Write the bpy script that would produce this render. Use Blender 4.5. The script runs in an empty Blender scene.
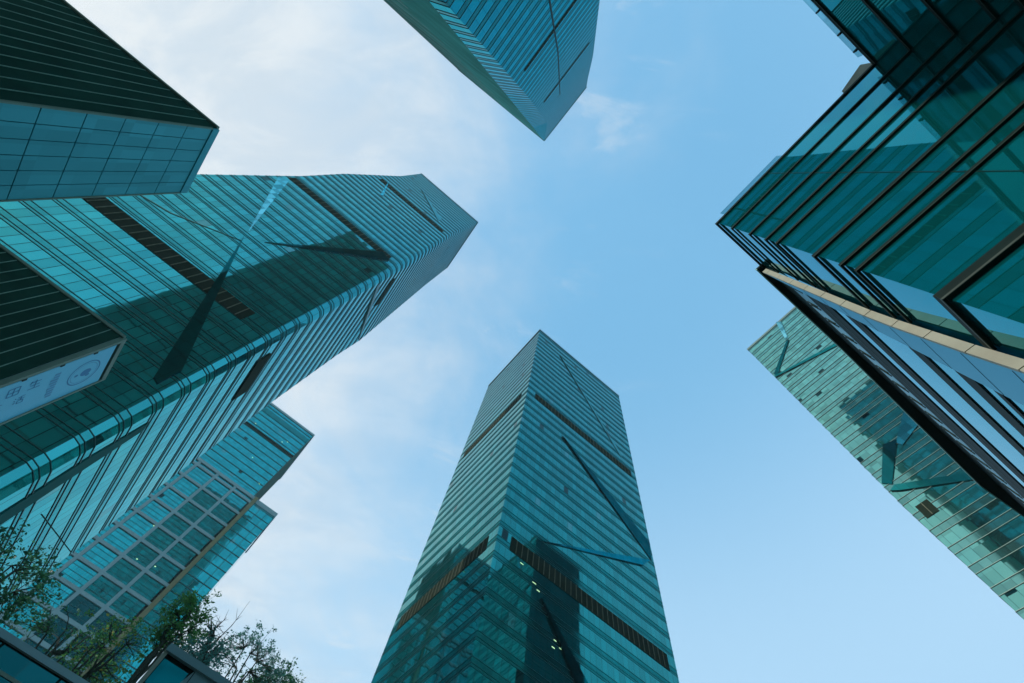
import bpy, math, random
from mathutils import Vector, Matrix
random.seed(7)
EYE = 1.6                     # eye height; all z below are given above the eye, ground is at -EYE
GZ = -EYE
scene = bpy.context.scene
col = scene.collection

# ------------------------------------------------------------------ helpers
class MB:
    """collects faces for ONE mesh object"""
    def __init__(s): s.v=[]; s.f=[]; s.uv=[]; s.mi=[]
    def face(s, pts, uvs=None, mi=0):
        n=len(s.v); s.v+= [tuple(p) for p in pts]; s.f.append(tuple(range(n,n+len(pts))))
        s.uv.append(uvs if uvs else [(p[0]+p[1],p[2]) for p in pts]); s.mi.append(mi)
    def box(s, x0,x1,y0,y1,z0,z1, mi=0):
        p=[(x0,y0,z0),(x1,y0,z0),(x1,y1,z0),(x0,y1,z0),(x0,y0,z1),(x1,y0,z1),(x1,y1,z1),(x0,y1,z1)]
        for q in ((0,3,2,1),(4,5,6,7),(0,1,5,4),(1,2,6,5),(2,3,7,6),(3,0,4,7)):
            pts=[p[i] for i in q]
            if q in ((0,3,2,1),(4,5,6,7)): uv=[(a[0],a[1]) for a in pts]
            elif q in ((0,1,5,4),(2,3,7,6)): uv=[(a[0],a[2]) for a in pts]
            else: uv=[(a[1],a[2]) for a in pts]
            s.face(pts,uv,mi)
    def prism(s, bot, top, mi=0):
        """closed solid between two rings of equal length"""
        n=len(bot)
        s.face(list(reversed(bot)),None,mi); s.face(top,None,mi)
        for i in range(n):
            j=(i+1)%n; s.face([bot[i],bot[j],top[j],top[i]],None,mi)
    def tube(s, a,b,ra,rb,n=6,mi=0):
        a=Vector(a);b=Vector(b);d=(b-a)
        if d.length<1e-5: return
        d.normalize(); u=d.orthogonal().normalized(); w=d.cross(u)
        A=[a+(u*math.cos(t)+w*math.sin(t))*ra for t in [2*math.pi*k/n for k in range(n)]]
        B=[b+(u*math.cos(t)+w*math.sin(t))*rb for t in [2*math.pi*k/n for k in range(n)]]
        for k in range(n):
            j=(k+1)%n; s.face([A[k],A[j],B[j],B[k]],None,mi)
    def build(s, name, mats, parent=None, smooth=False):
        off=Vector((0,0,-EYE))
        q=parent
        while q is not None: off+=q.location; q=q.parent
        me=bpy.data.meshes.new(name)
        me.from_pydata([tuple(Vector(p)-off) for p in s.v],[],s.f)
        if not isinstance(mats,(list,tuple)): mats=[mats]
        for m in mats: me.materials.append(m)
        me.polygons.foreach_set('material_index', s.mi)
        l=me.uv_layers.new(name='UVMap')
        flat=[c for f in s.uv for p in f for c in p]
        l.data.foreach_set('uv',flat)
        if smooth: me.polygons.foreach_set('use_smooth',[True]*len(me.polygons))
        me.update()
        o=bpy.data.objects.new(name,me); col.objects.link(o)
        if parent is not None: o.parent=parent
        return o

def tag(o,label=None,cat=None,group=None,kind=None):
    if label: o['label']=label
    if cat: o['category']=cat
    if group: o['group']=group
    if kind: o['kind']=kind
    return o
def empty(name, x, y, label, cat, group=None):
    e=bpy.data.objects.new(name,None); col.objects.link(e); e.location=(x,y,0); e.empty_display_size=2
    return tag(e,label,cat,group)

# ------------------------------------------------------------------ materials
def new_mat(name):
    m=bpy.data.materials.new(name); m.use_nodes=True
    nt=m.node_tree; b=nt.nodes['Principled BSDF']; return m,nt,b
def plain(name, c, rough=.6, metal=0., var=.25, scale=1.5, spec=.3):
    m,nt,b=new_mat(name)
    tc=nt.nodes.new('ShaderNodeTexCoord'); no=nt.nodes.new('ShaderNodeTexNoise')
    no.inputs['Scale'].default_value=scale; no.inputs['Detail'].default_value=6; no.inputs['Roughness'].default_value=.65
    nt.links.new(tc.outputs['Object'],no.inputs['Vector'])
    mr=nt.nodes.new('ShaderNodeMapRange'); mr.inputs['From Min'].default_value=.25; mr.inputs['From Max'].default_value=.75
    mr.inputs['To Min'].default_value=1-var; mr.inputs['To Max'].default_value=1+var
    nt.links.new(no.outputs['Fac'],mr.inputs['Value'])
    mx=nt.nodes.new('ShaderNodeVectorMath'); mx.operation='SCALE'; mx.inputs[0].default_value=c
    nt.links.new(mr.outputs['Result'],mx.inputs['Scale']); nt.links.new(mx.outputs['Vector'],b.inputs['Base Color'])
    b.inputs['Roughness'].default_value=rough; b.inputs['Metallic'].default_value=metal
    b.inputs['Specular IOR Level'].default_value=spec
    return m
def glass(name, c, rough=.03, pw=1.5, ph=4.5, tilt=.012, tint=.18, line=.035, blinds=.04, wave=.004, blind_c=(.10,.32,.33), v0=0., diffuse=.0, edge=(.25,.72,.80)):
    """coated facade glass: one tint and one slight tilt per pane, thin joints between panes"""
    m,nt,b=new_mat(name); N=nt.nodes; L=nt.links
    def math_(op,a=None,bv=None,c_=None):
        n=N.new('ShaderNodeMath'); n.operation=op
        for i,x in enumerate((a,bv,c_)):
            if x is None: continue
            if hasattr(x,'is_output') : L.new(x,n.inputs[i])
            else: n.inputs[i].default_value=x
        return n.outputs[0]
    uv=N.new('ShaderNodeUVMap'); sp=N.new('ShaderNodeSeparateXYZ'); L.new(uv.outputs['UV'],sp.inputs[0])
    u=math_('DIVIDE',sp.outputs[0],pw); v=math_('DIVIDE',math_('SUBTRACT',sp.outputs[1],v0),ph)
    cb=N.new('ShaderNodeCombineXYZ'); L.new(math_('FLOOR',u),cb.inputs[0]); L.new(math_('FLOOR',v),cb.inputs[1])
    wn=N.new('ShaderNodeTexWhiteNoise'); wn.noise_dimensions='3D'; L.new(cb.outputs[0],wn.inputs['Vector'])
    # tint
    t1=N.new('ShaderNodeMapRange'); t1.inputs['To Min'].default_value=1-tint; t1.inputs['To Max'].default_value=1+tint*.6
    L.new(wn.outputs['Value'],t1.inputs['Value'])
    sc=N.new('ShaderNodeVectorMath'); sc.operation='SCALE'; sc.inputs[0].default_value=c; L.new(t1.outputs[0],sc.inputs['Scale'])
    # a few panes with blinds down
    wn2=N.new('ShaderNodeTexWhiteNoise'); wn2.noise_dimensions='3D'
    ad=N.new('ShaderNodeVectorMath'); ad.operation='ADD'; ad.inputs[1].default_value=(17.3,5.1,2.2); L.new(cb.outputs[0],ad.inputs[0]); L.new(ad.outputs[0],wn2.inputs['Vector'])
    isb=math_('LESS_THAN',wn2.outputs['Value'],blinds)
    mb=N.new('ShaderNodeMix'); mb.data_type='RGBA'; L.new(isb,mb.inputs['Factor']); L.new(sc.outputs[0],mb.inputs['A']); mb.inputs['B'].default_value=(*blind_c,1)
    isd=math_('GREATER_THAN',wn2.outputs['Value'],1-blinds*.35)
    md=N.new('ShaderNodeMix'); md.data_type='RGBA'; L.new(isd,md.inputs['Factor']); L.new(mb.outputs['Result'],md.inputs['A']); md.inputs['B'].default_value=(.004,.03,.035,1)
    # joints
    fr=math_('FRACT',u); ln=math_('LESS_THAN',fr,line)
    ml=N.new('ShaderNodeMix'); ml.data_type='RGBA'; L.new(ln,ml.inputs['Factor']); L.new(md.outputs['Result'],ml.inputs['A']); ml.inputs['B'].default_value=(.01,.07,.075,1)
    L.new(ml.outputs['Result'],b.inputs['Base Color'])
    # tilt per pane + slow waviness
    g=N.new('ShaderNodeNewGeometry')
    s1=N.new('ShaderNodeVectorMath'); s1.operation='SUBTRACT'; L.new(wn.outputs['Color'],s1.inputs[0]); s1.inputs[1].default_value=(.5,.5,.5)
    s2=N.new('ShaderNodeVectorMath'); s2.operation='SCALE'; L.new(s1.outputs[0],s2.inputs[0]); s2.inputs['Scale'].default_value=tilt
    no=N.new('ShaderNodeTexNoise'); no.inputs['Scale'].default_value=.55; no.inputs['Detail'].default_value=1.5
    L.new(uv.outputs['UV'],no.inputs['Vector'])
    s3=N.new('ShaderNodeVectorMath'); s3.operation='SUBTRACT'; L.new(no.outputs['Color'],s3.inputs[0]); s3.inputs[1].default_value=(.5,.5,.5)
    s4=N.new('ShaderNodeVectorMath'); s4.operation='SCALE'; L.new(s3.outputs[0],s4.inputs[0]); s4.inputs['Scale'].default_value=wave*4
    a1=N.new('ShaderNodeVectorMath'); a1.operation='ADD'; L.new(g.outputs['Normal'],a1.inputs[0]); L.new(s2.outputs[0],a1.inputs[1])
    a2=N.new('ShaderNodeVectorMath'); a2.operation='ADD'; L.new(a1.outputs[0],a2.inputs[0]); L.new(s4.outputs[0],a2.inputs[1])
    nn=N.new('ShaderNodeVectorMath'); nn.operation='NORMALIZE'; L.new(a2.outputs[0],nn.inputs[0]); L.new(nn.outputs[0],b.inputs['Normal'])
    b.inputs['Specular Tint'].default_value=(*edge,1)
    b.inputs['Metallic'].default_value=1-diffuse; b.inputs['Roughness'].default_value=rough
    return m

M_vis   = glass('tinted_glass',(.012,.295,.30),line=.07,edge=(.80,.95,.93),tilt=.007,wave=.001,blinds=.02,diffuse=.10)
M_visL  = glass('bright_tinted_glass',(.045,.43,.45),edge=(.58,.88,.88),tilt=.009,line=.07,wave=.001,blinds=.015,diffuse=.10)
M_visT  = glass('blue_tinted_glass',(.010,.39,.43),tilt=.006,wave=.001,blinds=.01,edge=(.10,.64,.68),diffuse=.10)
M_visR  = glass('pale_tinted_glass',(.17,.47,.42),edge=(.75,.95,.90),tilt=.012,tint=.22,pw=1.6,ph=2.1,blinds=.05,blind_c=(.12,.34,.30),wave=.001,diffuse=.03)
M_visG  = glass('block_glass',(.015,.36,.39),tilt=.006,pw=1.8,ph=2.0,wave=.001,blinds=.01,diffuse=.10)
M_visE  = glass('dark_near_glass',(.004,.265,.275),tilt=.002,tint=.08,pw=3.0,ph=30,line=.0,blinds=0,wave=.0010,rough=.012,edge=(.42,.88,1),diffuse=.22)
M_span  = glass('spandrel_glass',(.010,.205,.205),edge=(.30,.62,.62),rough=.09,tilt=.004,blinds=0,wave=.001,diffuse=.12)
M_spanL = glass('light_spandrel_glass',(.035,.36,.37),edge=(.5,.8,.82),rough=.07,tilt=.004,blinds=0,wave=.001,diffuse=.12)
M_flank = plain('painted_flank_reflection',(.055,.26,.24),.95,0,.35,.08,spec=.0)  # flat tone in place of mirror glass; dim grazing reflection put into the colour
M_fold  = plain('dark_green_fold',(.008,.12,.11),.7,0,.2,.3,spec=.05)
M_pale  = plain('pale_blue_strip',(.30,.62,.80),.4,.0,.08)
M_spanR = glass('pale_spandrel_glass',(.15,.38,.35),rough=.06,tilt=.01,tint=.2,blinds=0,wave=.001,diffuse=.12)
M_sideR = glass('painted_dark_side_glass',(.004,.07,.075),edge=(.1,.4,.45),tilt=.01,blinds=0,wave=.001)  # darker copy of the pale glass; dim reflection put into the colour
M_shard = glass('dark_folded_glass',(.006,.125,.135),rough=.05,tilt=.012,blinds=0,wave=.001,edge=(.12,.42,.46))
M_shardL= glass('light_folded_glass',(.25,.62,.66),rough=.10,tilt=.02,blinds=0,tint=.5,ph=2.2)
M_fin   = plain('fin_metal',(.040,.125,.125),.35,.5)
M_finT  = plain('fin_metal_soft',(.05,.15,.14),.6,.1)
M_finR  = plain('fin_metal_pale',(.10,.17,.15),.45,.3)
M_louv  = plain('louvre_metal',(.016,.026,.016),.8,.0,spec=.05)
M_slat  = plain('louvre_slat_metal',(.13,.14,.10),.8,.0,spec=.05)
M_roof  = plain('roof_gravel',(.12,.14,.13),.9)
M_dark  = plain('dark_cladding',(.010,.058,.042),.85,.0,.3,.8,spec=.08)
M_line  = plain('pale_joint_metal',(.22,.40,.33),.5,.3)
M_trim  = plain('edge_trim_metal',(.17,.24,.19),.5,.2,.15)
M_tile  = glass('teal_wall_panel',(.075,.40,.46),rough=.38,pw=.6,ph=1.5,tilt=.006,tint=.16,line=0,blinds=0,diffuse=.8)
M_stone = plain('pale_stone_frame',(.26,.40,.42),.7,0,.12,.4)
M_ochre = plain('ochre_trim',(.22,.20,.10),.6,0,.2,.3)
M_beige = plain('beige_stone_panel',(.36,.36,.28),.6,0,.14,1.2)
M_screen= glass('blue_grey_metal_panel',(.10,.34,.48),rough=.32,pw=50,ph=50,tilt=0,tint=.05,line=0,blinds=0,diffuse=.5)
M_mull  = plain('dark_mullion',(.004,.018,.015),.6,.0,spec=.12)
M_mulle = plain('mullion_edge',(.055,.075,.06),.5,.2)
M_clear,_nt,_b=new_mat('clear_glass')
_t=_nt.nodes.new('ShaderNodeBsdfTransparent'); _t.inputs['Color'].default_value=(.72,.88,.90,1)
_m=_nt.nodes.new('ShaderNodeMixShader'); _m.inputs['Fac'].default_value=.22
_b.inputs['Metallic'].default_value=1; _b.inputs['Base Color'].default_value=(.3,.6,.62,1); _b.inputs['Roughness'].default_value=.05
_nt.links.new(_t.outputs[0],_m.inputs[1]); _nt.links.new(_b.outputs[0],_m.inputs[2]); _nt.links.new(_m.outputs[0],_nt.nodes['Material Output'].inputs['Surface'])
M_bill  = plain('billboard_print',(.16,.62,.85),.45,0,.06,.5)
M_ink   = plain('billboard_ink',(.04,.26,.52),.5,0,.1)
M_inkf  = plain('billboard_faint_ink',(.12,.38,.62),.5,0,.1)
M_grey  = plain('grey_cladding',(.20,.33,.34),.5,0,.12,.8)
M_pav   = glass('pavilion_glass',(.006,.09,.10),rough=.02,pw=1.7,ph=20,tilt=.004,tint=.3,line=.03,blinds=0)
M_kglass= glass('kiosk_glass',(.012,.42,.50),rough=.06,pw=1.0,ph=1.0,tilt=.004,tint=.1,line=0,blinds=0,diffuse=.5)
M_bark  = plain('bark',(.055,.065,.050),.9,0,.3,6)
M_paveg = plain('plaza_paving',(.10,.12,.12),.8,0,.2,.2)
def leaf_mat(name,c1,c2):
    m,nt,b=new_mat(name)
    g=nt.nodes.new('ShaderNodeNewGeometry'); r=nt.nodes.new('ShaderNodeValToRGB')
    r.color_ramp.elements[0].color=(*c1,1); r.color_ramp.elements[1].color=(*c2,1)
    nt.links.new(g.outputs['Random Per Island'],r.inputs['Fac']); nt.links.new(r.outputs['Color'],b.inputs['Base Color'])
    b.inputs['Roughness'].default_value=.5
    tr=nt.nodes.new('ShaderNodeBsdfTranslucent'); nt.links.new(r.outputs['Color'],tr.inputs['Color'])
    mx=nt.nodes.new('ShaderNodeMixShader'); mx.inputs['Fac'].default_value=.5
    out=nt.nodes['Material Output']
    nt.links.new(b.outputs[0],mx.inputs[1]); nt.links.new(tr.outputs[0],mx.inputs[2]); nt.links.new(mx.outputs[0],out.inputs['Surface'])
    return m
M_leafD = leaf_mat('dark_leaves',(.03,.13,.08),(.07,.26,.11))
M_leafM = leaf_mat('green_leaves',(.06,.22,.07),(.18,.42,.11))
M_leafB = leaf_mat('bluish_leaves',(.05,.20,.17),(.12,.34,.28))
M_leafY = leaf_mat('yellow_flowers',(.30,.26,.05),(.55,.50,.12))
m,nt,b=new_mat('lit_window'); b.inputs['Base Color'].default_value=(.3,.4,.2,1)
b.inputs['Emission Color'].default_value=(.55,.85,.45,1); b.inputs['Emission Strength'].default_value=.8; M_lit=m

# ------------------------------------------------------------------ tower builder
def offset_ring(P, d):
    n=len(P); out=[]
    for i in range(n):
        a=Vector(P[i-1]);b=Vector(P[i]);c=Vector(P[(i+1)%n])
        e1=(b-a); e2=(c-b)
        if e1.length<1e-4 or e2.length<1e-4:
            e=e1 if e1.length>e2.length else e2
            e1=e2=e
        e1=e1.normalized(); e2=e2.normalized()
        n1=Vector((e1.y,-e1.x)); n2=Vector((e2.y,-e2.x))
        mm=(n1+n2); mm.normalize(); k=d/max(.5,mm.dot(n1))
        out.append((b.x+mm.x*k,b.y+mm.y*k))
    return out
def ring_band(mb, P, z, h, d, skip=()):
    """closed ledge of height h and projection d round footprint P (counter-clockwise)"""
    O=offset_ring(P,d); I=offset_ring(P,-.25)
    n=len(P)
    for i in range(n):
        j=(i+1)%n
        if i in skip or (Vector(O[i])-Vector(O[j])).length<1e-3: continue
        o0,o1,i0,i1=O[i],O[j],I[i],I[j]
        mb.face([(*o0,z),(*o1,z),(*o1,z+h),(*o0,z+h)])
        mb.face([(*i0,z),(*i1,z),(*o1,z),(*o0,z)])
        mb.face([(*o0,z+h),(*o1,z+h),(*i1,z+h),(*i0,z+h)])

def tower(root, fp, H, pitch, zref, mats, fin, fins=(0.,.55,1.6), span=1.62, depth=.075, th=.06, side_mat=None, skip=()):
    """fp(z) -> footprint (ccw list). floors are aligned so that one starts at zref"""
    vis,spn=mats
    z=zref
    while z-pitch>GZ+.5: z-=pitch
    levels=[GZ]+([z] if z>GZ+.3 else [])
    while z+pitch<H-.4: z+=pitch; levels.append(z)
    levels.append(H)
    n=len(fp(0))
    for side in range(n):
        mb=MB(); 
        ulen=0
        for k in range(len(levels)-1):
            z0,z1=levels[k],levels[k+1]
            segs=[(z0,min(z0+span,z1),1),(min(z0+span,z1),z1,0)]
            for a,b_,mi in segs:
                if b_-a<.02: continue
                A=fp(a);B=fp(b_); i=side;j=(side+1)%n
                p0,p1,q0,q1=A[i],A[j],B[i],B[j]
                La=(Vector(p1)-Vector(p0)).length; Lb=(Vector(q1)-Vector(q0)).length
                if max(La,Lb)<.05: continue
                va,vb=a-zref+100*pitch,b_-zref+100*pitch
                c=(La+Lb)/4
                mb.face([(*p0,a),(*p1,a),(*q1,b_),(*q0,b_)],[(500-La/2+.001,va+.001),(500+La/2,va+.001),(500+Lb/2,vb-.001),(500-Lb/2,vb-.001)],mi)
        if mb.f: mb.build('facade',[vis,spn] if side_mat is None or (side==n-1 if not skip else side not in skip) else [side_mat,side_mat],root)
    for k,z0 in enumerate(levels[:-1]):
        if z0<10: continue
        mb=MB()
        for f in fins:
            if z0+f+th<H-.2: ring_band(mb,fp(z0+f),z0+f,th,depth,skip)
        if mb.f: mb.build('floor_ledge',fin,root)
    mb=MB(); P=fp(H); ring_band(mb,P,H-.5,1.1,.16); mb.face([(*p,H) for p in P]); mb.build('roof',[fin],root)

def louvre(root, axis, c, sgn, a0,a1,z0,z1, step=1.5, proud=.10):
    """dark plant-floor grille on a wall: axis 'x' runs along x at y=c, axis 'y' along y at x=c"""
    mb=MB()
    lo,hi=sorted((c+sgn*.02,c+sgn*proud))
    if axis=='x': mb.box(a0,a1,lo,hi,z0,z1)
    else: mb.box(lo,hi,a0,a1,z0,z1)
    o=mb.build('louvre_band',M_louv,root)
    mb=MB(); a=a0+step
    lo,hi=sorted((c+sgn*(proud-.005),c+sgn*(proud+.12)))
    while a<a1-.2:
        if axis=='x': mb.box(a-.07,a+.07,lo,hi,z0+.05,z1-.05)
        else: mb.box(lo,hi,a-.07,a+.07,z0+.05,z1-.05)
        a+=step
    mb.build('slats',M_slat,o)

def shard(root, axis, c, sgn, pts, mat=None, lift=.35, base=.16):
    """folded glass blade standing slightly out of a facade; pts = (along, z); the later points stand further out"""
    n=len(pts); mb=MB()
    def P(p,k): 
        d=base+lift*k
        return (p[0],c+sgn*d,p[1]) if axis=='x' else (c+sgn*d,p[0],p[1])
    zmax=max(p[1] for p in pts); zmin=min(p[1] for p in pts)
    f=[P(p,(p[1]-zmin)/(zmax-zmin+1e-6)) for p in pts]
    g=[((p[0],c-sgn*.05,p[1]) if axis=='x' else (c-sgn*.05,p[0],p[1])) for p in pts]
    # orient outward
    e1=Vector(f[1])-Vector(f[0]); e2=Vector(f[2])-Vector(f[0]); nn=e1.cross(e2)
    out=Vector((0,sgn,0)) if axis=='x' else Vector((sgn,0,0))
    if nn.dot(out)<0: f.reverse(); g.reverse(); pts=list(reversed(pts))
    mb.face(f,[(500+q[0],450+q[1]) for q in pts])
    for i in range(n):
        j=(i+1)%n; mb.face([f[j],f[i],g[i],g[j]],[(0,0)]*4)
    return mb.build('folded_glass_blade',mat or M_shard,root)

def lerp_tab(tab,z):
    if z<=tab[0][0]: return tab[0][1:]
    for (a,*pa),(b,*pb) in zip(tab,tab[1:]):
        if z<=b:
            t=(z-a)/(b-a); return [x+(y-x)*t for x,y in zip(pa,pb)]
    return tab[-1][1:]

# ================================================================== central tower
C=empty('office_tower',60,81,'square glass tower with sharp front corner, standing alone in the lower centre of the photo','tower','glass office towers around the plaza')
tower(C,lambda z:[(35,61.6),(86,61.6),(86,101),(35,101)],220,4.45,78.6,(M_vis,M_span),M_fin,depth=.055,th=.05)
for z in (78.6,149.75):
    louvre(C,'x',61.6,-1,38.5,83.5,z+.0,z+3.9); louvre(C,'y',35,-1,65,98,z+.0,z+3.9)
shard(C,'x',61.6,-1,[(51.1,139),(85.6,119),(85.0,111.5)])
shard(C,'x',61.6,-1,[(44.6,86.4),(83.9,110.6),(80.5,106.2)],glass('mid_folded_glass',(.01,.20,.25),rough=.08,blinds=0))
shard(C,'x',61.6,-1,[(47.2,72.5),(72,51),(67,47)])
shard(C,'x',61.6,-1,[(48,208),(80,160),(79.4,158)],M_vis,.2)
random.seed(3)
for (x,z) in ((51,66),(52.3,65.2),(50.6,64.4),(56,59),(57.5,58),(58.8,58),(60.2,56.8),(57,56.4),(59.5,55),(61.5,53.7),(63,54.5),(62.4,52),(45,75),(46.2,73.9),(41.5,77.4),(66,50)):
    mb=MB(); w=random.uniform(.5,1.0); mb.box(x,x+w,61.55,61.596,z,z+.16); mb.build('lit_window',M_lit,C)

# ================================================================== large left tower
tabL1=[(0,-21.2,-20.0,51.6),(60,-21.5,-20.1,51.3),(120,-22.2,-20.4,51.0),(165,-22.8,-21.2,52.4),(210,-23.3,-22.4,54.0),(245,-22.7,-22.1,51.5),(262,-22.5,-22.42,49.9)]
tabLf=[(0,-19.8,81),(95,-19.8,81),(126,-19.3,81),(141,-18.6,81),(190,-19.6,81),(219,-20.2,81),(262,-20.4,80.4)]
tabLw=[(0,-60.2),(100,-60.2),(139,-59.5),(170,-60.6),(225,-59.2),(262,-61)]
def fpL(z):
    e1,e2x,e2y=lerp_tab(tabL1,z); fx,fy=lerp_tab(tabLf,z); (w,)=lerp_tab(tabLw,z)
    mx=e1+(e2x-e1)*.62; my=49.8+(e2y-49.8)*.30
    return [(w,49.8),(e1,49.8),(mx,my),(e2x,e2y),(fx,fy),(w,fy)]
Lt=empty('office_tower',-40,65,'tallest glass tower with folded corner and pale streaks, filling the left of the photo','tower','glass office towers around the plaza')
tower(Lt,fpL,262,4.5,68.6,(M_visL,M_spanL),M_fin,span=1.62)
for z,a,b_ in ((68.6,-57,-25.8),(131.6,-58.8,-24.8),(194.6,-57.5,-25.7)):
    louvre(Lt,'x',49.8,-1,a,b_,z,z+3.8)
def louvre_q(root,pts,zc,name='louvre_band'): pass
for z in (68.6,131.6):
    x=fpL(z+2)
    (ax,ay),(bx,by)=x[3],x[4]
    d=Vector((bx-ax,by-ay)); n_=Vector((d.y,-d.x)).normalized()
    p=Vector((ax,ay))+d*.10; q=Vector((ax,ay))+d*.42
    mb=MB(); o1=n_*.03; o2=n_*.2
    r1=[(p.x-n_.x*.3,p.y-n_.y*.3),(p.x+o2.x,p.y+o2.y),(q.x+o2.x,q.y+o2.y),(q.x-n_.x*.3,q.y-n_.y*.3)]
    mb.prism([(*r,z) for r in r1],[(*r,z+3.8) for r in r1]); mb.build('louvre_band',M_louv,Lt)
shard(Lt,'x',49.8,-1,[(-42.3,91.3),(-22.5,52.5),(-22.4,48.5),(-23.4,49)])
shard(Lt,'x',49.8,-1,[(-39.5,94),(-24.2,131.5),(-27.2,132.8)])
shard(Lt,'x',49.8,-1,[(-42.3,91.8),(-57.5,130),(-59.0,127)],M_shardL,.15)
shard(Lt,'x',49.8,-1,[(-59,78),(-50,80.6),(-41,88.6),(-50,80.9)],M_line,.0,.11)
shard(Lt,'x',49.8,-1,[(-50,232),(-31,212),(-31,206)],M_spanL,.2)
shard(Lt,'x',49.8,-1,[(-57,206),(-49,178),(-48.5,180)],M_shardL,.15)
# faceted dark blade down the folded corner and across the flank
def flank(pts,mat,d=.2):
    mb=MB(); f=[];g=[]
    for (t,z) in pts:
        P=fpL(z); a=Vector(P[3]);b=Vector(P[4]); n_=Vector(((b-a).y,-(b-a).x)).normalized(); q=a+(b-a)*t
        f.append((q.x+n_.x*d,q.y+n_.y*d,z)); g.append((q.x-n_.x*.2,q.y-n_.y*.2,z))
    e=(Vector(f[1])-Vector(f[0])).cross(Vector(f[2])-Vector(f[0]))
    if e.x<0: f.reverse(); g.reverse()
    mb.face(f,[(500+p[1],450+p[2]) for p in f])
    for i in range(len(f)):
        j=(i+1)%len(f); mb.face([f[j],f[i],g[i],g[j]],[(0,0)]*4)
    mb.build('folded_glass_blade',mat,Lt)
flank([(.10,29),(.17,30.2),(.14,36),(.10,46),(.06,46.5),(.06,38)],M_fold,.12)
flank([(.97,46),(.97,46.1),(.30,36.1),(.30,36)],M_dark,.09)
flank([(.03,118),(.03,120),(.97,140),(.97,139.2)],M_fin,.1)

# ================================================================== tower leaning in from the top edge
HT=262
tabT=[(0,-4.3,-23.6,-3.4),(60,-4.3,-23.6,-3.4),(137,-7.0,-26.2,-3.85),(217,-8.6,-24.5,-3.6),(262,-3.6,-21.6,-3.15)]
def fpT(z):
    y1,x2,y2=lerp_tab(tabT,z); k=lerp_tab([(0,-70.),(155,-70.),(232,-73.),(262,-75.)],z)[0]
    xr=lerp_tab([(0,-33.8),(120,-33.2),(200,-35.),(240,-34.),(262,-34)],z)[0]
    return [(-21.4,xr),(-21.4,y1),(x2,y2),(k,-.9),(k,xr)]
T=empty('office_tower',-46,-18,'glass tower entering from the top edge with deep blue face and a dark grazing flank','tower','glass office towers around the plaza')
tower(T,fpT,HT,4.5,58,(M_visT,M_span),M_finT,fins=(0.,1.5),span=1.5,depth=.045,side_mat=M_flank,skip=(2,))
for z,a in ((58,-6),(112,-9),(168,-10.5)):
    louvre(T,'y',-21.4,1,-31.5,a,z+.8,z+2.6,proud=.06)
for z in (58,):
    pass
shard(T,'y',-21.4,1,[(-18,93),(-18.3,93),(-18.9,134),(-18.6,134)],M_mull,0,.08)
shard(T,'y',-21.4,1,[(-18.6,134),(-18.9,134),(-17.6,192),(-17.3,192)],M_mull,0,.08)

for i,z in enumerate(range(30,255,5)):
    mb=MB(); P_=fpT(z); (ax,ay),(bx,by)=P_[2],P_[3]
    mb.prism([(bx+1,by-.3,z),(ax-1,ay-.3,z),(ax-1,ay+.012,z),(bx+1,by+.012,z)],[(bx+1,by-.3,z+.5),(ax-1,ay-.3,z+.5),(ax-1,ay+.012,z+.5),(bx+1,by+.012,z+.5)])
    mb.build('flank_course',(M_fin,M_louv,M_slat)[i%3],T)

# ================================================================== pale tower on the right
R_=empty('office_tower',99,-28,'pale green glass tower with mottled reflections standing behind the near glass building at right','tower','glass office towers around the plaza')
def fpR(z):
    y=lerp_tab([(0,3.3),(60,3.6),(85,4.3),(170,4.0)],z)[0]
    return [(87.1,-60),(111,-60),(111,y),(87.1,y)]
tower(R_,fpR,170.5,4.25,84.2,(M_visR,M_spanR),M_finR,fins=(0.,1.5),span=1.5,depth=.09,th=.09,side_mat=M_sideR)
k=.968
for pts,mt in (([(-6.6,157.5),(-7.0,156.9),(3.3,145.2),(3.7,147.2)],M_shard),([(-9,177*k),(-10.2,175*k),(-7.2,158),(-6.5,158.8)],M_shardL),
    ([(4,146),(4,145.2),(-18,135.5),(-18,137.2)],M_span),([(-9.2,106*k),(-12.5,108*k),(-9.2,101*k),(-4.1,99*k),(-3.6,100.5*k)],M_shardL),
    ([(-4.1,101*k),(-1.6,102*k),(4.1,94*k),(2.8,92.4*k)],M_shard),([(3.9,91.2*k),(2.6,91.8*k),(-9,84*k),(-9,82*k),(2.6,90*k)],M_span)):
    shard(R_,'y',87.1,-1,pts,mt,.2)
louvre(R_,'y',87.1,-1,.5,2.9,79.4,82.6,step=1.2)

# ================================================================== gridded block behind the left tower
G=empty('office_block',-45,220,'glass block with a pale stone grid front, ochre corner strip and lower right wing','office block')
yG=199.
mb=MB()
def wall_x(mb,x0,x1,y,z0,z1,mi=0): mb.face([(x0,y,z0),(x1,y,z0),(x1,y,z1),(x0,y,z1)],[(500+x0,400+z0),(500+x1,400+z0),(500+x1,400+z1),(500+x0,400+z1)],mi)
wall_x(mb,-110,-18.6,yG,GZ,230); mb.build('facade',[M_visG],G)
mb=MB(); mb.face([(-18.6,yG,GZ),(-18.6,yG+40,GZ),(-18.6,yG+40,230),(-18.6,yG,230)],[(500,400),(540,400),(540,630),(500,630)]); mb.build('facade',M_dark,G)
mb=MB(); mb.face([(-110,yG+40,GZ),(-110,yG,GZ),(-110,yG,230),(-110,yG+40,230)]); mb.face([(-18.6,yG+40,GZ),(-110,yG+40,GZ),(-110,yG+40,230),(-18.6,yG+40,230)]); mb.build('facade',M_visG,G)
mb=MB(); mb.box(-110.4,-18.2,yG-.35,yG+40.3,229.2,230.6); mb.build('roof',M_stone,G)
mb=MB(); mb.box(-110,-18.4,yG-.3,yG-.02,221.5,224.8); mb.build('parapet_band',M_span,G)
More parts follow.
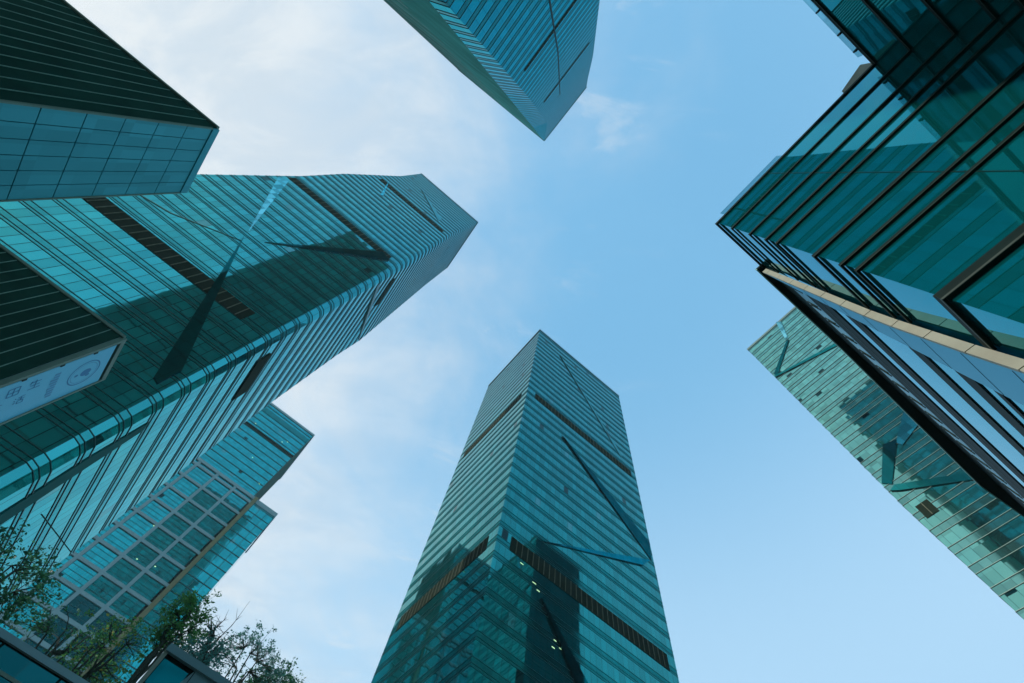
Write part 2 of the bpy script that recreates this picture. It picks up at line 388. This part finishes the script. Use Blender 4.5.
mb=MB(); mb.box(-16,-5,yG+.6,yG+30,GZ,173.6)
w=mb.build('side_wing',M_visG,G)
mb=MB(); mb.box(-16,-4.7,yG+.3,yG+30,172.0,174.4); mb.build('roof',M_stone,w)
for z in [4.1*i+3 for i in range(2,42)]:
    mb=MB(); mb.box(-15.9,-4.9,yG+.42,yG+.62,z,z+.28); mb.build('floor_ledge',M_fin,w)
for x in (-12.2,-8.6):
    mb=MB(); mb.box(x-.1,x+.1,yG+.44,yG+.6,GZ,171.9); mb.build('mullion',M_fin,w)
z=177.5
while z<228:
    mb=MB(); mb.box(-110,-18.5,yG-.2,yG-.02,z,z+.3)
    mb.build('floor_ledge',M_fin,G); z+=4.1
for z in (206.5,207.8): 
    mb=MB(); mb.box(-110,-18.4,yG-.5,yG-.02,z,z+.5); mb.build('floor_ledge',M_mull,G)
mb=MB(); mb.box(-110,-17.6,yG-.6,yG-.02,172.3,173.9)
zz=[170.3-8.0*i for i in range(22)]
for z in zz: mb.box(-110,-17.6,yG-.5,yG-.02,z-.62,z+.62)
for i in range(10):
    x=-17.9-9.55*(i) 
    if i==0: continue
    # posts stop 2 mm proud of the cross bars
    mb.box(x-.62,x+.62,yG-.503,yG-.023,GZ,172.4)
mb.build('stone_grid',M_stone,G)
mb=MB(); mb.box(-17.6,-16.05,yG-1.3,yG+.6,GZ,173.7); mb.build('corner_strip',M_ochre,G)
mb=MB()
for z in zz:
    for d in (2.6,4.4,6.4): mb.box(-110,-17.7,yG-.10,yG-.03,z+d-.05-.6,z+d+.05-.6)
mb.build('window_bars',M_fin,G)
mb=MB()
for i in range(9):
    x0=-17.9-9.55*i
    for q in (1,2): mb.box(x0-9.55*q/3-.05,x0-9.55*q/3+.05,yG-.08,yG-.035,GZ,169.6)
mb.build('window_bars',M_fin,G)
random.seed(5)
for i in range(14):
    x=random.uniform(-55,-19); z=random.uniform(110,220); mb=MB(); mb.box(x,x+.5,yG-.1,yG-.03,z,z+.35); mb.build('lit_window',M_lit,G)

# ================================================================== tiled block, upper left
h1=22.5
P1=empty('clad_block',-18,11,'near block with teal panelled flank and dark slatted front, in the upper left corner','building')
X1=-13.72; Y1=8.85; Y2=12.40
mb=MB(); mb.box(-38,X1-.06,Y1+.06,Y2-.02,GZ,h1-.1); mb.build('wall',M_dark,P1)
mb=MB(); nr=16; rh=1.5; nc=6; cw=(Y2-Y1)/nc
z=h1-.45; first=True
while z>GZ+.2:
    z0=max(GZ+.1,z-rh)
    for c in range(nc):
        a=Y1+c*cw+.016; b_=Y1+(c+1)*cw-.016
        mb.box(X1-.06,X1,a,b_,z0+.02,z-.02)
    z=z0
mb.build('wall_panels',M_tile,P1)
mb=MB(); mb.box(X1-.05,X1+.04,Y1-.02,Y2+.02,h1-.44,h1-.02); mb.build('coping',M_tile,P1)
mb=MB(); mb.box(-38,X1-.06,Y1-.035,Y1+.05,GZ,h1-.12); sl=mb.build('slatted_front',M_dark,P1)
mb=MB(); x=X1-.62
while x>-38:
    mb.box(x-.014,x+.014,Y1-.06,Y1-.03,GZ,h1-.15); x-=.64
mb.build('slats',M_line,sl)
mb=MB(); mb.box(-38,X1-.06,Y1-.12,Y1+.1,h1-.12,h1+.04); mb.box(X1-.058,X1+.03,Y1-.06,Y1+.0,GZ,h1-.45); mb.build('edge_trim',M_trim,P1)
mb=MB(); mb.box(X1-.05,X1+.03,Y2-.0,Y2+.05,GZ,h1-.45); mb.build('edge_trim',M_trim,P1)

# ================================================================== block with the billboard, left
P2=empty('clad_block',-17,23.5,'near block with dark slatted front carrying a blue billboard, at the left edge','building')
X2=-13.25; Y3=21.9; Y4=25.15
mb=MB(); mb.box(-38,X2,Y3,Y4,GZ,h1); mb.build('wall',M_grey,P2)
mb=MB(); mb.box(-38,X2-.02,Y3-.06,Y3-.003,GZ,h1-.06); sl=mb.build('slatted_front',M_dark,P2)
mb=MB(); x=X2-.6
while x>-38:
    mb.box(x-.018,x+.018,Y3-.09,Y3-.055,GZ,h1-.1); x-=.64
mb.build('slats',M_line,sl)
mb=MB(); mb.box(-38,X2+.14,Y3-.13,Y3+.02,h1-.06,h1+.12); mb.build('edge_trim',M_trim,P2)
# billboard fixed to the flank
B=empty('billboard',X2+.1,23.6,'tall blue banner sign with a round emblem fixed to the flank of the slatted block','sign')
mb=MB(); mb.box(X2+.16,X2+.20,Y3+.30,Y4-.10,GZ+2,h1-.35); mb.build('panel',M_bill,B)
mb=MB(); xf0,xf1=X2+.003,X2+.26
mb.box(xf0,xf1,Y3-.02,Y3+.16,GZ+1.8,h1+.1); mb.box(xf0,xf1,Y4-.10,Y4+.02,GZ+1.8,h1+.1)
mb.box(xf0,xf1-.01,Y3+.16,Y4-.10,h1-.20,h1+.1)
mb.build('frame',M_trim,B)
mb=MB(); z=h1-1.6
while z>2: mb.box(X2+.12,X2+.24,Y3+.16,Y3+.34,z-.1,z+.1); z-=1.75
mb.build('bracket',M_mull,B)
XB=X2+.205
def disc_ring(mb,cy,cz,ry,rz,t,n=48):
    for i in range(n):
        a0,a1=2*math.pi*i/n,2*math.pi*(i+1)/n
        pts=[(XB,cy+math.cos(a)*(ry-s),cz+math.sin(a)*(rz-s)) for a,s in ((a0,0),(a1,0),(a1,t),(a0,t))]
        mb.face(pts)
def disc(mb,cy,cz,ry,rz,n=20): mb.face([(XB,cy+math.cos(2*math.pi*i/n)*ry,cz+math.sin(2*math.pi*i/n)*rz) for i in range(n)])
mb=MB(); CY,CZ=23.62,h1-1.72
disc_ring(mb,CY,CZ,.88,.88,.07); disc_ring(mb,CY,CZ,.72,.72,.02)
disc(mb,CY+.02,CZ+.10,.26,.30); disc(mb,CY+.30,CZ+.28,.10,.12); disc(mb,CY+.03,CZ-.42,.09,.11)
mb.build('emblem',M_ink,B)
mb=MB(); 
for i in range(9): mb.box(XB-.002,XB+.004,22.75+i*.2,22.88+i*.2,h1-3.45-random.uniform(0,.15),h1-3.2)
mb.build('small_lettering',M_inkf,B)
# two lines of characters, baseline running down the banner
def glyph(mb,zc,yc,sz,strokes):
    # glyph box: u along the line of writing (upwards, +z), v across it (towards -y is the glyph's top)
    for (u0,v0,u1,v1) in strokes:
        a=Vector((0,yc-(v0-.5)*sz,zc+(u0-.5)*sz)); b=Vector((0,yc-(v1-.5)*sz,zc+(u1-.5)*sz))
        d=(b-a).normalized(); n_=Vector((0,-d.z,d.y))*sz*.045
        pts=[a-n_,b-n_,b+n_,a+n_]; mb.face([(XB+.002,p.y,p.z) for p in pts])
GL=[[(.1,.9,.9,.9),(.05,.55,.95,.55),(.32,.9,.25,.05),(.7,.9,.7,.05)],
    [(.1,.8,.9,.8),(.5,1,.5,.05),(.15,.45,.85,.45),(.05,.08,.95,.08),(.2,.95,.1,.6)],
    [(.1,.9,.2,.75),(.05,.6,.18,.5),(.08,.1,.22,.35),(.35,.85,.95,.95),(.3,.62,.98,.62),(.65,.9,.65,.4),(.4,.4,.9,.4),(.4,.4,.4,.02),(.9,.4,.9,.02),(.4,.05,.9,.05)],
    [(.1,.95,.1,.1),(.9,.95,.9,.1),(.1,.95,.9,.95),(.1,.5,.9,.5),(.1,.1,.9,.1),(.5,.95,.5,.1)],
    [(.5,1,.1,.5),(.5,1,.9,.5),(.25,.5,.75,.5),(.5,.5,.5,.05),(.1,.05,.9,.05),(.25,.3,.3,.12)],
    [(.1,.75,.9,.75),(.5,1,.5,.4),(.2,.4,.8,.4),(.2,.4,.1,.02),(.8,.4,.9,.02),(.3,.2,.7,.2)]]
z=h1-4.4
for i in range(8): mb=MB(); glyph(mb,z,22.9,.62,GL[(i*2+1)%6]); mb.build('character',M_ink,B); z-=.95
z=h1-4.9
for i in range(7): mb=MB(); glyph(mb,z,23.7,.52,GL[(i*5+2)%6]); mb.build('character',M_ink,B); z-=.95

# ================================================================== near glass building, right
h=22.5
E=empty('glass_office_building',20,-12,'near dark green glass building with an inner corner and beige edged screen, upper right','building')
XE=6.16; YE=-2.55; YC=-10.35; XF=-4.
def wall_q(p0,p1,z0,z1): 
    L_=(Vector(p1)-Vector(p0)).length
    return [(*p0,z0),(*p1,z0),(*p1,z1),(*p0,z1)],[(0,z0+30),(L_,z0+30),(L_,z1+30),(0,z1+30)]
for p0,p1 in (((XE,YC),(XE,YE)),((XF,YC),(XE,YC)),((XE,YE),(60,YE))):
    mb=MB()
    q,uv=wall_q(p0,p1,GZ,h)
    # face outwards
    e=(Vector(q[1])-Vector(q[0])).cross(Vector(q[3])-Vector(q[0]))
    out=Vector((-1,0,0)) if p0[0]==p1[0] else Vector((0,1,0))
    if e.dot(out)<0: q.reverse(); uv.reverse()
    mb.face(q,uv); mb.build('glass_wall',M_visE,E)
mb=MB(); mb.face([(XE,YE,h),(XE,-30,h),(60,-30,h),(60,YE,h)]); mb.face([(XF,YC,h),(XF,-30,h),(XE,-30,h),(XE,YC,h)])
mb.face([(XF,YC,GZ),(XF,-30,GZ),(XF,-30,h),(XF,YC,h)]); mb.build('roof',M_roof,E)
lv=[(1.0,.20),(.905,.12),(.815,.13),(.748,.13),(.708,.13),(.60,.16),(.54,.12),(.51,.12),(.398,.26),(.31,.10),(.28,.10),(.2,.15),(.1,.10),(.07,.10)]
def slab_left(z):    # sloping left edge of the screen wall
    return lerp_tab([(-1.6,6.6),(7.8,7.25),(9.0,7.52),(12.7,8.2),(15.9,8.45),(22.0,8.98)],z)[0]
for kf,th in lv:
    z=kf*h; d=.055 if th<.25 else .08
    mb=MB()
    mb.box(XE-d,XE+.02,YC+.003,YE+.02,z-th,z-.001)               # face towards the plaza
    mb.box(XF,XE-d,YC-.02,YC+d,z-th,z)                            # inner wing
    sl_=slab_left(min(z,21.9))
    if kf==1.0: mb.box(XE-d,9.0,YE+.021,YE+.10,z-th,z-.002)
    else:
        mb.box(XE-d,sl_-.05,YE+.021,YE+.07,z-th*.9,z-.002)
    o=mb.build('mullion',M_mull,E)
    mb=MB(); w=.012 if th<.25 else .045
    mb.box(XE-d-.012,XE-d+.004,YC+d,YE+.07,z-th-.004,z-th+w); mb.box(XF,XE-d,YC+d-.004,YC+d+.012,z-th-.004,z-th+w)
    mb.box(XE-d,sl_-.06,YE+.068,YE+.08,z-th*.9-.004,z-th*.9+w)
    mb.build('edge_strip',M_mulle,o)
for z0_,z1_ in ((20.98,22.35),(17.85,19.72),(15.95,16.85),(13.0,13.6),(11.3,11.9),(10.55,10.75),(8.9,9.5),(7.2,7.8),(6.3,6.5),(4.6,5.2),(2.6,3.2)):
    mb=MB(); mb.box(9.06,60,YE+.003,YE+.03,z0_,z1_); o=mb.build('mullion',M_mull,E)
    if z1_-z0_>.8:
        mb=MB(); zc=(z0_+z1_)/2; mb.box(9.06,60,YE+.031,YE+.040,zc-.03,zc+.03); mb.build('edge_strip',M_mulle,o)
# inner floor slabs read through the glass as faint bands: vertical joints
for y in (-5.2,):
    mb=MB(); mb.box(XE-.012,XE+.01,y-.008,y+.008,GZ,h-.25); mb.build('glass_joint',M_mull,E)
# screen wall
zs=[-1.6,7.8,9.0,12.7,15.9,18.5,20.5,21.9]
yo,yi=-2.28,-2.47
mb=MB()
for a,b_ in zip(zs,zs[1:]):
    xa,xb=slab_left(a),slab_left(b_)
    mb.face([(9.0,yo,a),(xa,yo,a),(xb,yo,b_),(9.0,yo,b_)],[(1,a),(2,a),(2,b_),(1,b_)])
    mb.face([(9.0,yi,a),(9.0,yo,a),(9.0,yo,b_),(9.0,yi,b_)],[(1,a),(2,a),(2,b_),(1,b_)])
sw=mb.build('screen_wall',M_screen,E)
mb=MB()
z=-1.6
while z<21.5:
    z2=min(z+1.35,21.9); xa,xb=slab_left(z+.015),slab_left(z2-.015)
    mb.prism([(xa-.03,yi,z+.015),(xa+.05,yi,z+.015),(xa+.05,yo+.004,z+.015),(xa-.03,yo+.004,z+.015)],[(xb-.03,yi,z2-.015),(xb+.05,yi,z2-.015),(xb+.05,yo+.004,z2-.015),(xb-.03,yo+.004,z2-.015)])
    z+=1.35
mb.build('stone_edge',M_beige,sw)
z=.0
while z<20: mb=MB(); mb.box(slab_left(z)+.1,8.98,yo+.001,yo+.004,z,z+.015); z+=1.35; mb.build('joint',M_mull,sw)
# roof overhang past the screen
mb=MB(); z0,z1=h-.10,h+.05
ov=[(8.9,-2.26),(14.5,-2.25),(24.7,-1.98),(34,-3.0)]
for i in range(3):
    (xa,ya),(xb,yb)=ov[i],ov[i+1]
    mb.prism([(xa,YE-.6,z0),(xb,YE-.6,z0),(xb,yb,z0),(xa,ya,z0)],[(xa,YE-.6,z1),(xb,YE-.6,z1),(xb,yb,z1),(xa,ya,z1)])
oh=mb.build('roof_overhang',M_mull,E)
mb=MB()
for i in range(3):
    (xa,ya),(xb,yb)=ov[i],ov[i+1]
    mb.prism([(xa,ya+.002,z0-.02),(xb,yb+.002,z0-.02),(xb,yb+.04,z0-.02),(xa,ya+.04,z0-.02)],[(xa,ya+.002,z1+.02),(xb,yb+.002,z1+.02),(xb,yb+.04,z1+.02),(xa,ya+.04,z1+.02)])
mb.build('edge_strip',M_line,oh)
for i in range(16):
    x=9.8+i*1.05
    mb=MB(); mb.box(x-.12,x-.08,YE+.003,YE+.07,19.88,20.74); mb.box(x+.08,x+.12,YE+.003,YE+.07,19.88,20.74); mb.box(x-.04,x+.04,YE+.003,YE+.06,20.25,20.4); mb.build('bracket',M_mull,oh)
mb=MB(); mb.box(9.06,60,YE+.003,YE+.035,19.75,20.95); mb.build('painted_sky_strip',M_pale,E)  # pale paint standing in for the band of sky under the overhang
# glass balustrades on the roof edge
mb=MB(); mb.box(XE-.02,XE+.02,-6.1,-3.0,h+.0,h+.75); mb.build('parapet_glass',M_clear,E)
mb=MB(); mb.box(XF,5.6,YC+.05,YC+.09,h+.0,h+.3); mb.build('parapet_glass',M_clear,E)
for x in (3.2,4.4,5.3):
    mb=MB(); mb.box(x-.03,x+.03,YC-.1,YC+.14,h+.0,h+.2); mb.build('bracket',M_mull,E)
# beige roof block in the inner corner
mb=MB(); mb.prism([(6.3,-9.35,h-.02),(6.3,-10.6,h-.02),(9,-10.6,h-.02),(9,-9.35,h-.02)],[(6.12,-9.2,h+.45),(6.12,-10.6,h+1.3),(9,-10.6,h+1.3),(9,-9.2,h+.45)])
mb.build('stone_block',M_beige,E)

# ================================================================== low glass pavilion, bottom left
F=empty('glass_pavilion',-10,22,'low dark glass pavilion with a pale roof edge in the bottom left corner','pavilion')
yF=18.05; zF=7.82
mb=MB(); mb.face([(-30,yF,GZ),(-1,yF,GZ),(-1,yF,zF),(-30,yF,zF)],[(0,0),(29,0),(29,9),(0,9)]); mb.build('glass_wall',M_pav,F)
mb=MB(); mb.face([(-1,yF,GZ),(-1,yF+5,GZ),(-1,yF+5,zF),(-1,yF,zF)],[(0,0),(5,0),(5,9),(0,9)]); mb.build('glass_wall',M_pav,F)
mb=MB(); mb.box(-30,-.85,yF-.10,yF+5,zF,zF+.17); mb.build('roof',M_stone,F)
mb=MB(); mb.box(-30,-1,yF-.03,yF-.003,7.25,7.33); mb.build('glazing_bar',M_trim,F)
for i in range(8):
    x=-1.9-1.7*i; mb=MB(); mb.box(x-.03,x+.03,yF-.025,yF-.004,GZ,zF-.01); mb.build('mullion',M_mull,F)

# ================================================================== kiosk, bottom
K=empty('kiosk',3,17,'small kiosk with teal glass corner panes and grey cladding at the bottom edge','kiosk')
yK=14.78; zK=7.84; xK=-.2
mb=MB(); mb.box(xK+.02,8,yK+.02,yK+5,GZ,zK-.02); mb.build('wall',M_mull,K)
z=zK-.12
for i in range(9):
    z0=z-.62
    xb=xK+.62 
    mb=MB(); mb.box(xK+.07,xb-(.0 if i else -.14),yK-.02,yK+.018,z0,z-.03); mb.build('glass_pane',M_kglass,K); z=z0
# grey triangular cladding sheets, split by oblique joints
def sheet(pts):
    mb=MB(); f=[(p[0],yK-.03,p[1]) for p in pts]; g=[(p[0],yK+.018,p[1]) for p in pts]
    e=(Vector(f[1])-Vector(f[0])).cross(Vector(f[2])-Vector(f[0]))
    if e.y>0: f.reverse(); g.reverse()
    mb.face(f)
    for i in range(len(f)):
        j=(i+1)%len(f); mb.face([f[j],f[i],g[i],g[j]])
    mb.build('cladding_sheet',M_grey,K)
xa=xK+.66
sheet([(xa,7.2),(xa+.2,7.85),(xa+.2,6.2),(xa,6.2)])
sheet([(xa+.22,7.87),(xa+.95,7.87),(xa+.22,6.9)])
sheet([(xa+.98,7.87),(xa+2.2,7.87),(xa+2.2,6.2),(xa+.22,6.2),(xa+.22,6.87)])
sheet([(xa+2.22,7.87),(8,7.87),(8,6.2),(xa+2.22,6.2)])
mb=MB(); mb.box(xK-.05,8.1,yK-.10,yK+5,zK-.02,zK+.16); mb.build('roof',M_grey,K)
mb=MB(); mb.box(xK-.05,xK+.05,yK-.05,yK+.02,GZ,zK-.03); mb.build('corner_post',M_beige,K)

# ================================================================== trees
def tree(name,label,cx,cy,zt,rx,ry,rz,zc,nclump,nleaf,cr,mats,leaf=.16,dome=False,seed=1,lean=(0,0),trunk_r=.16,flower=0,group=None,fill=.45):
    rnd=random.Random(seed)
    r=empty(name,cx,cy,label,'tree',group)
    base=Vector((cx,cy,GZ)); top=Vector((cx+lean[0],cy+lean[1],zc-rz*.75))
    tb=MB(); N=7; prev=base; rp=trunk_r
    spine=[base]
    for i in range(1,N+1):
        t=i/N; p=base.lerp(top,t)+Vector((rnd.uniform(-.12,.12),rnd.uniform(-.12,.12),0)); rr=trunk_r*(1-.55*t)
        tb.tube(prev,p,rp,rr,8); prev=p; rp=rr; spine.append(p)
    tb.build('trunk',M_bark,r,True)
    br=MB(); clumps=[]
    limbs=[]
    nl=9
    for i in range(nl):
        a=2*math.pi*(i+rnd.random()*.6)/nl; e=rnd.uniform(.3,.95)
        s=spine[-1-rnd.randint(0,2)]
        q=Vector((top.x+math.cos(a)*rx*e*.55,top.y+math.sin(a)*ry*e*.55,zc+rz*rnd.uniform(-.35,.35)))
        mid=s.lerp(q,.5)+Vector((rnd.uniform(-.2,.2),rnd.uniform(-.2,.2),-.15))
        br.tube(s,mid,trunk_r*.42,trunk_r*.3,6); br.tube(mid,q,trunk_r*.3,trunk_r*.2,6); limbs+= [mid,q]
    for i in range(nclump):
        while True:
            d=Vector((rnd.gauss(0,1),rnd.gauss(0,1),rnd.gauss(0,1))).normalized()
            if dome and d.z<-.15: continue
            break
        k=rnd.uniform(fill,1.0)**.5
        k*=1+.12*math.sin(d.x*5+seed)+.1*math.sin(d.y*7+seed*2)
        p=Vector((top.x+d.x*rx*k,top.y+d.y*ry*k,zc+d.z*rz*k))
        s=min(limbs,key=lambda q:(q-p).length)
        mid=s.lerp(p,.55)+Vector((rnd.uniform(-.15,.15),rnd.uniform(-.15,.15),rnd.uniform(-.05,.15)))*(rx*.4)
        br.tube(s,mid,trunk_r*.14,trunk_r*.09,4); br.tube(mid,p,trunk_r*.09,trunk_r*.035,4)
        for _ in range(3):
            w=p+Vector((rnd.gauss(0,1),rnd.gauss(0,1),rnd.gauss(0,.6)))*cr*.8
            br.tube(mid.lerp(p,.6),w,trunk_r*.05,trunk_r*.02,3)
            clumps.append((w,cr*rnd.uniform(.5,1.0)))
    br.build('branches',M_bark,r)
    if nleaf:
        lf=MB()
        for w,c in clumps:
            for _ in range(int(nleaf*rnd.uniform(.5,1.6))):
                o=w+Vector((rnd.gauss(0,.5),rnd.gauss(0,.5),rnd.gauss(0,.35)))*c
                u=Vector((rnd.gauss(0,1),rnd.gauss(0,1),rnd.gauss(0,.6))).normalized(); v=u.orthogonal().normalized()
                v=(Matrix.Rotation(rnd.uniform(0,6.28),3,u)@v)
                L_=leaf*rnd.uniform(.35,1.25); W=L_*.5
                mi=1 if rnd.random()<flower else 0
                lf.face([o-u*L_*.5,o+v*W*.5,o+u*L_*.5,o-v*W*.5],[(0,0)]*4,mi)
        lf.build('crown',mats,r)
    return r
tg='trees behind the pavilion and kiosk'
tree('broadleaf_tree','dark dense tree above the pavilion roof at the left edge',-7.1,24.5,14,1.8,1.8,1.6,12.1,60,14,.38,[M_leafD],seed=2,group=tg,leaf=.20)
tree('broadleaf_tree','thin spreading tree crossing the foot of the stone grid',-3.6,25.5,14,1.8,1.5,.8,12.1,30,10,.32,[M_leafD],seed=5,group=tg,leaf=.16)
tree('broadleaf_tree','leafy tree with small yellow blossoms in front of the ochre corner strip',-2.0,23.5,14,1.2,1.3,1.4,11.4,46,13,.30,[M_leafM,M_leafY],seed=9,group=tg,leaf=.15,flower=.08)
tree('broadleaf_tree','fresh green tree between the block wing and the bare tree',-.75,22.5,14,.75,.9,1.2,12.9,60,26,.26,[M_leafM],seed=12,group=tg,leaf=.13,lean=(.2,0))
tree('bare_tree','bare leafless tree with thin twigs against the sky',1.0,23.5,14,1.0,1.0,1.0,13.7,40,0,.35,[M_leafM],seed=14,group=tg,fill=.5,trunk_r=.24)
tree('round_tree','airy dome shaped tree with visible branches beside the kiosk roof',3.4,31,20,2.0,1.9,2.0,17.6,90,9,.24,[M_leafB],seed=21,dome=True,group=tg,leaf=.17,fill=.75)
tree('broadleaf_tree','low bluish bushy tree right behind the kiosk roof',.9,20.5,12,.85,.9,1.0,11.0,50,14,.26,[M_leafB],seed=31,group=tg,leaf=.12)
tree('broadleaf_tree','dark tree top at the bottom edge, right of the dome tree',6.0,33,18,1.8,1.8,1.4,18.4,80,24,.42,[M_leafD],seed=41,group=tg,leaf=.18)

# ================================================================== ground
mb=MB(); S=3000; mb.face([(-S,-S,GZ),(S,-S,GZ),(S,S,GZ),(-S,S,GZ)]); tag(mb.build('ground',M_paveg),kind='structure')

# thin city haze: one closed box round everything
mb=MB(); mb.box(-3100,3100,-3100,3100,GZ-1,285)
m=bpy.data.materials.new('city_haze'); m.use_nodes=True; nt=m.node_tree; nt.nodes.clear()
o_=nt.nodes.new('ShaderNodeOutputMaterial'); pv=nt.nodes.new('ShaderNodeVolumePrincipled')
pv.inputs['Color'].default_value=(.60,.95,1,1); pv.inputs['Density'].default_value=.0002; pv.inputs['Anisotropy'].default_value=.2
nt.links.new(pv.outputs[0],o_.inputs['Volume'])
tag(mb.build('haze',m),kind='stuff')

# ================================================================== sky, sun
SUN_AZ=172; SUN_EL=28
w=bpy.data.worlds.new('World'); scene.world=w; w.use_nodes=True
nt=w.node_tree; N=nt.nodes; L=nt.links
bg=N['Background']; sky=N.new('ShaderNodeTexSky'); sky.sky_type='NISHITA'; sky.sun_disc=False
sx,sy=math.cos(math.radians(SUN_AZ)),math.sin(math.radians(SUN_AZ))
sky.sun_elevation=math.radians(SUN_EL); sky.sun_rotation=math.atan2(sx,sy)
sky.air_density=1.0; sky.dust_density=1.6; sky.ozone_density=1.2
tc=N.new('ShaderNodeTexCoord'); sp=N.new('ShaderNodeSeparateXYZ'); L.new(tc.outputs['Generated'],sp.inputs[0])
def mth(op,a,b=None,clamp=False):
    n=N.new('ShaderNodeMath'); n.operation=op; n.use_clamp=clamp
    for i,x in enumerate((a,b)):
        if x is None: continue
        if hasattr(x,'is_output'): L.new(x,n.inputs[i])
        else: n.inputs[i].default_value=x
    return n.outputs[0]
zz_=mth('MAXIMUM',sp.outputs[2],.08)
tx=mth('DIVIDE',sp.outputs[0],zz_); ty=mth('DIVIDE',sp.outputs[1],zz_)
cb=N.new('ShaderNodeCombineXYZ'); L.new(tx,cb.inputs[0]); L.new(ty,cb.inputs[1])
n1=N.new('ShaderNodeTexNoise'); n1.inputs['Scale'].default_value=2.6; n1.inputs['Detail'].default_value=9; n1.inputs['Roughness'].default_value=.6; n1.inputs['Distortion'].default_value=.35
L.new(cb.outputs[0],n1.inputs['Vector'])
# thin veil of cloud, thicker towards the sun side (west of the plaza)
toward=mth('ADD',mth('MULTIPLY',sp.outputs[0],-.80),mth('MULTIPLY',sp.outputs[1],.38))
mr=N.new('ShaderNodeMapRange'); mr.interpolation_type='SMOOTHSTEP'
L.new(mth('ADD',toward,mth('MULTIPLY',mth('SUBTRACT',n1.outputs['Fac'],.5),.85)),mr.inputs['Value'])
mr.inputs['From Min'].default_value=-.12; mr.inputs['From Max'].default_value=.62; mr.inputs['To Max'].default_value=.92
# general haze low down
hz=N.new('ShaderNodeMapRange'); L.new(sp.outputs[2],hz.inputs['Value']); hz.inputs['From Min'].default_value=1.; hz.inputs['From Max'].default_value=.2
hz.inputs['To Min'].default_value=.0; hz.inputs['To Max'].default_value=.9; hz.interpolation_type='SMOOTHSTEP'
base=N.new('ShaderNodeMix'); base.data_type='RGBA'; base.inputs['B'].default_value=(1.6,4.2,6.6,1)
L.new(mth('MAXIMUM',hz.outputs[0],.62),base.inputs['Factor']); L.new(sky.outputs[0],base.inputs['A'])
cl=N.new('ShaderNodeMix'); cl.data_type='RGBA'
n2=N.new('ShaderNodeTexNoise'); n2.inputs['Scale'].default_value=5.5; n2.inputs['Detail'].default_value=10; n2.inputs['Roughness'].default_value=.62; n2.inputs['Distortion'].default_value=.5
ca=N.new('ShaderNodeCombineXYZ')
L.new(mth('MULTIPLY',mth('SUBTRACT',mth('MULTIPLY',tx,.77),mth('MULTIPLY',ty,.64)),.5),ca.inputs[0]); L.new(mth('MULTIPLY',mth('ADD',mth('MULTIPLY',tx,.64),mth('MULTIPLY',ty,.77)),1.15),ca.inputs[1])
L.new(ca.outputs[0],n2.inputs['Vector'])
puff=N.new('ShaderNodeMix'); puff.data_type='RGBA'; puff.inputs['A'].default_value=(4.1,4.6,5.05,1); puff.inputs['B'].default_value=(5.1,5.3,5.4,1)
pm=N.new('ShaderNodeMapRange'); pm.interpolation_type='SMOOTHSTEP'; L.new(n2.outputs['Fac'],pm.inputs['Value']); pm.inputs['From Min'].default_value=.38; pm.inputs['From Max'].default_value=.62
L.new(pm.outputs[0],puff.inputs['Factor']); L.new(puff.outputs['Result'],cl.inputs['B'])
# small wisps floating off the edge of the veil
wm=N.new('ShaderNodeMapRange'); wm.interpolation_type='SMOOTHSTEP'; L.new(n2.outputs['Fac'],wm.inputs['Value']); wm.inputs['From Min'].default_value=.52; wm.inputs['From Max'].default_value=.70; wm.inputs['To Max'].default_value=.42
wr=N.new('ShaderNodeMapRange'); wr.interpolation_type='SMOOTHSTEP'; L.new(toward,wr.inputs['Value']); wr.inputs['From Min'].default_value=-.30; wr.inputs['From Max'].default_value=.05
lowm=N.new('ShaderNodeMapRange'); lowm.interpolation_type='SMOOTHSTEP'; L.new(sp.outputs[2],lowm.inputs['Value']); lowm.inputs['From Min'].default_value=.97; lowm.inputs['From Max'].default_value=.55; lowm.inputs['To Max'].default_value=.6
low=N.new('ShaderNodeMix'); low.data_type='RGBA'; low.inputs['B'].default_value=(3.6,5.0,6.2,1); L.new(lowm.outputs[0],low.inputs['Factor']); L.new(base.outputs['Result'],low.inputs['A'])
L.new(mth('MAXIMUM',mr.outputs[0],mth('MULTIPLY',wm.outputs[0],wr.outputs[0])),cl.inputs['Factor']); L.new(low.outputs['Result'],cl.inputs['A'])
L.new(cl.outputs['Result'],bg.inputs['Color']); bg.inputs['Strength'].default_value=.12
sl=bpy.data.lights.new('sun','SUN'); sl.energy=2.2; sl.angle=math.radians(.5); sl.color=(1,.95,.88)
so=bpy.data.objects.new('sun',sl); col.objects.link(so)
d=Vector((sx*math.cos(math.radians(SUN_EL)),sy*math.cos(math.radians(SUN_EL)),math.sin(math.radians(SUN_EL))))
so.rotation_euler=d.to_track_quat('Z','Y').to_euler(); so.location=(0,0,400)

# ================================================================== camera
cd=bpy.data.cameras.new('camera'); cam=bpy.data.objects.new('camera',cd); col.objects.link(cam)
cd.sensor_width=36; cd.lens=484/1024*36; cd.clip_end=6000; cd.clip_start=.05
R3=Matrix(((0.76416703,-0.63316612,-0.12308293),(-0.63442369,-0.70336063,-0.32060943),(0.11642735,0.32308589,-0.93918059)))
cam.matrix_world=Matrix.Translation((0,0,EYE))@R3.to_4x4()
scene.camera=cam
vs=scene.view_settings; vs.view_transform='Standard'; vs.look='None'; vs.exposure=.5; vs.gamma=1
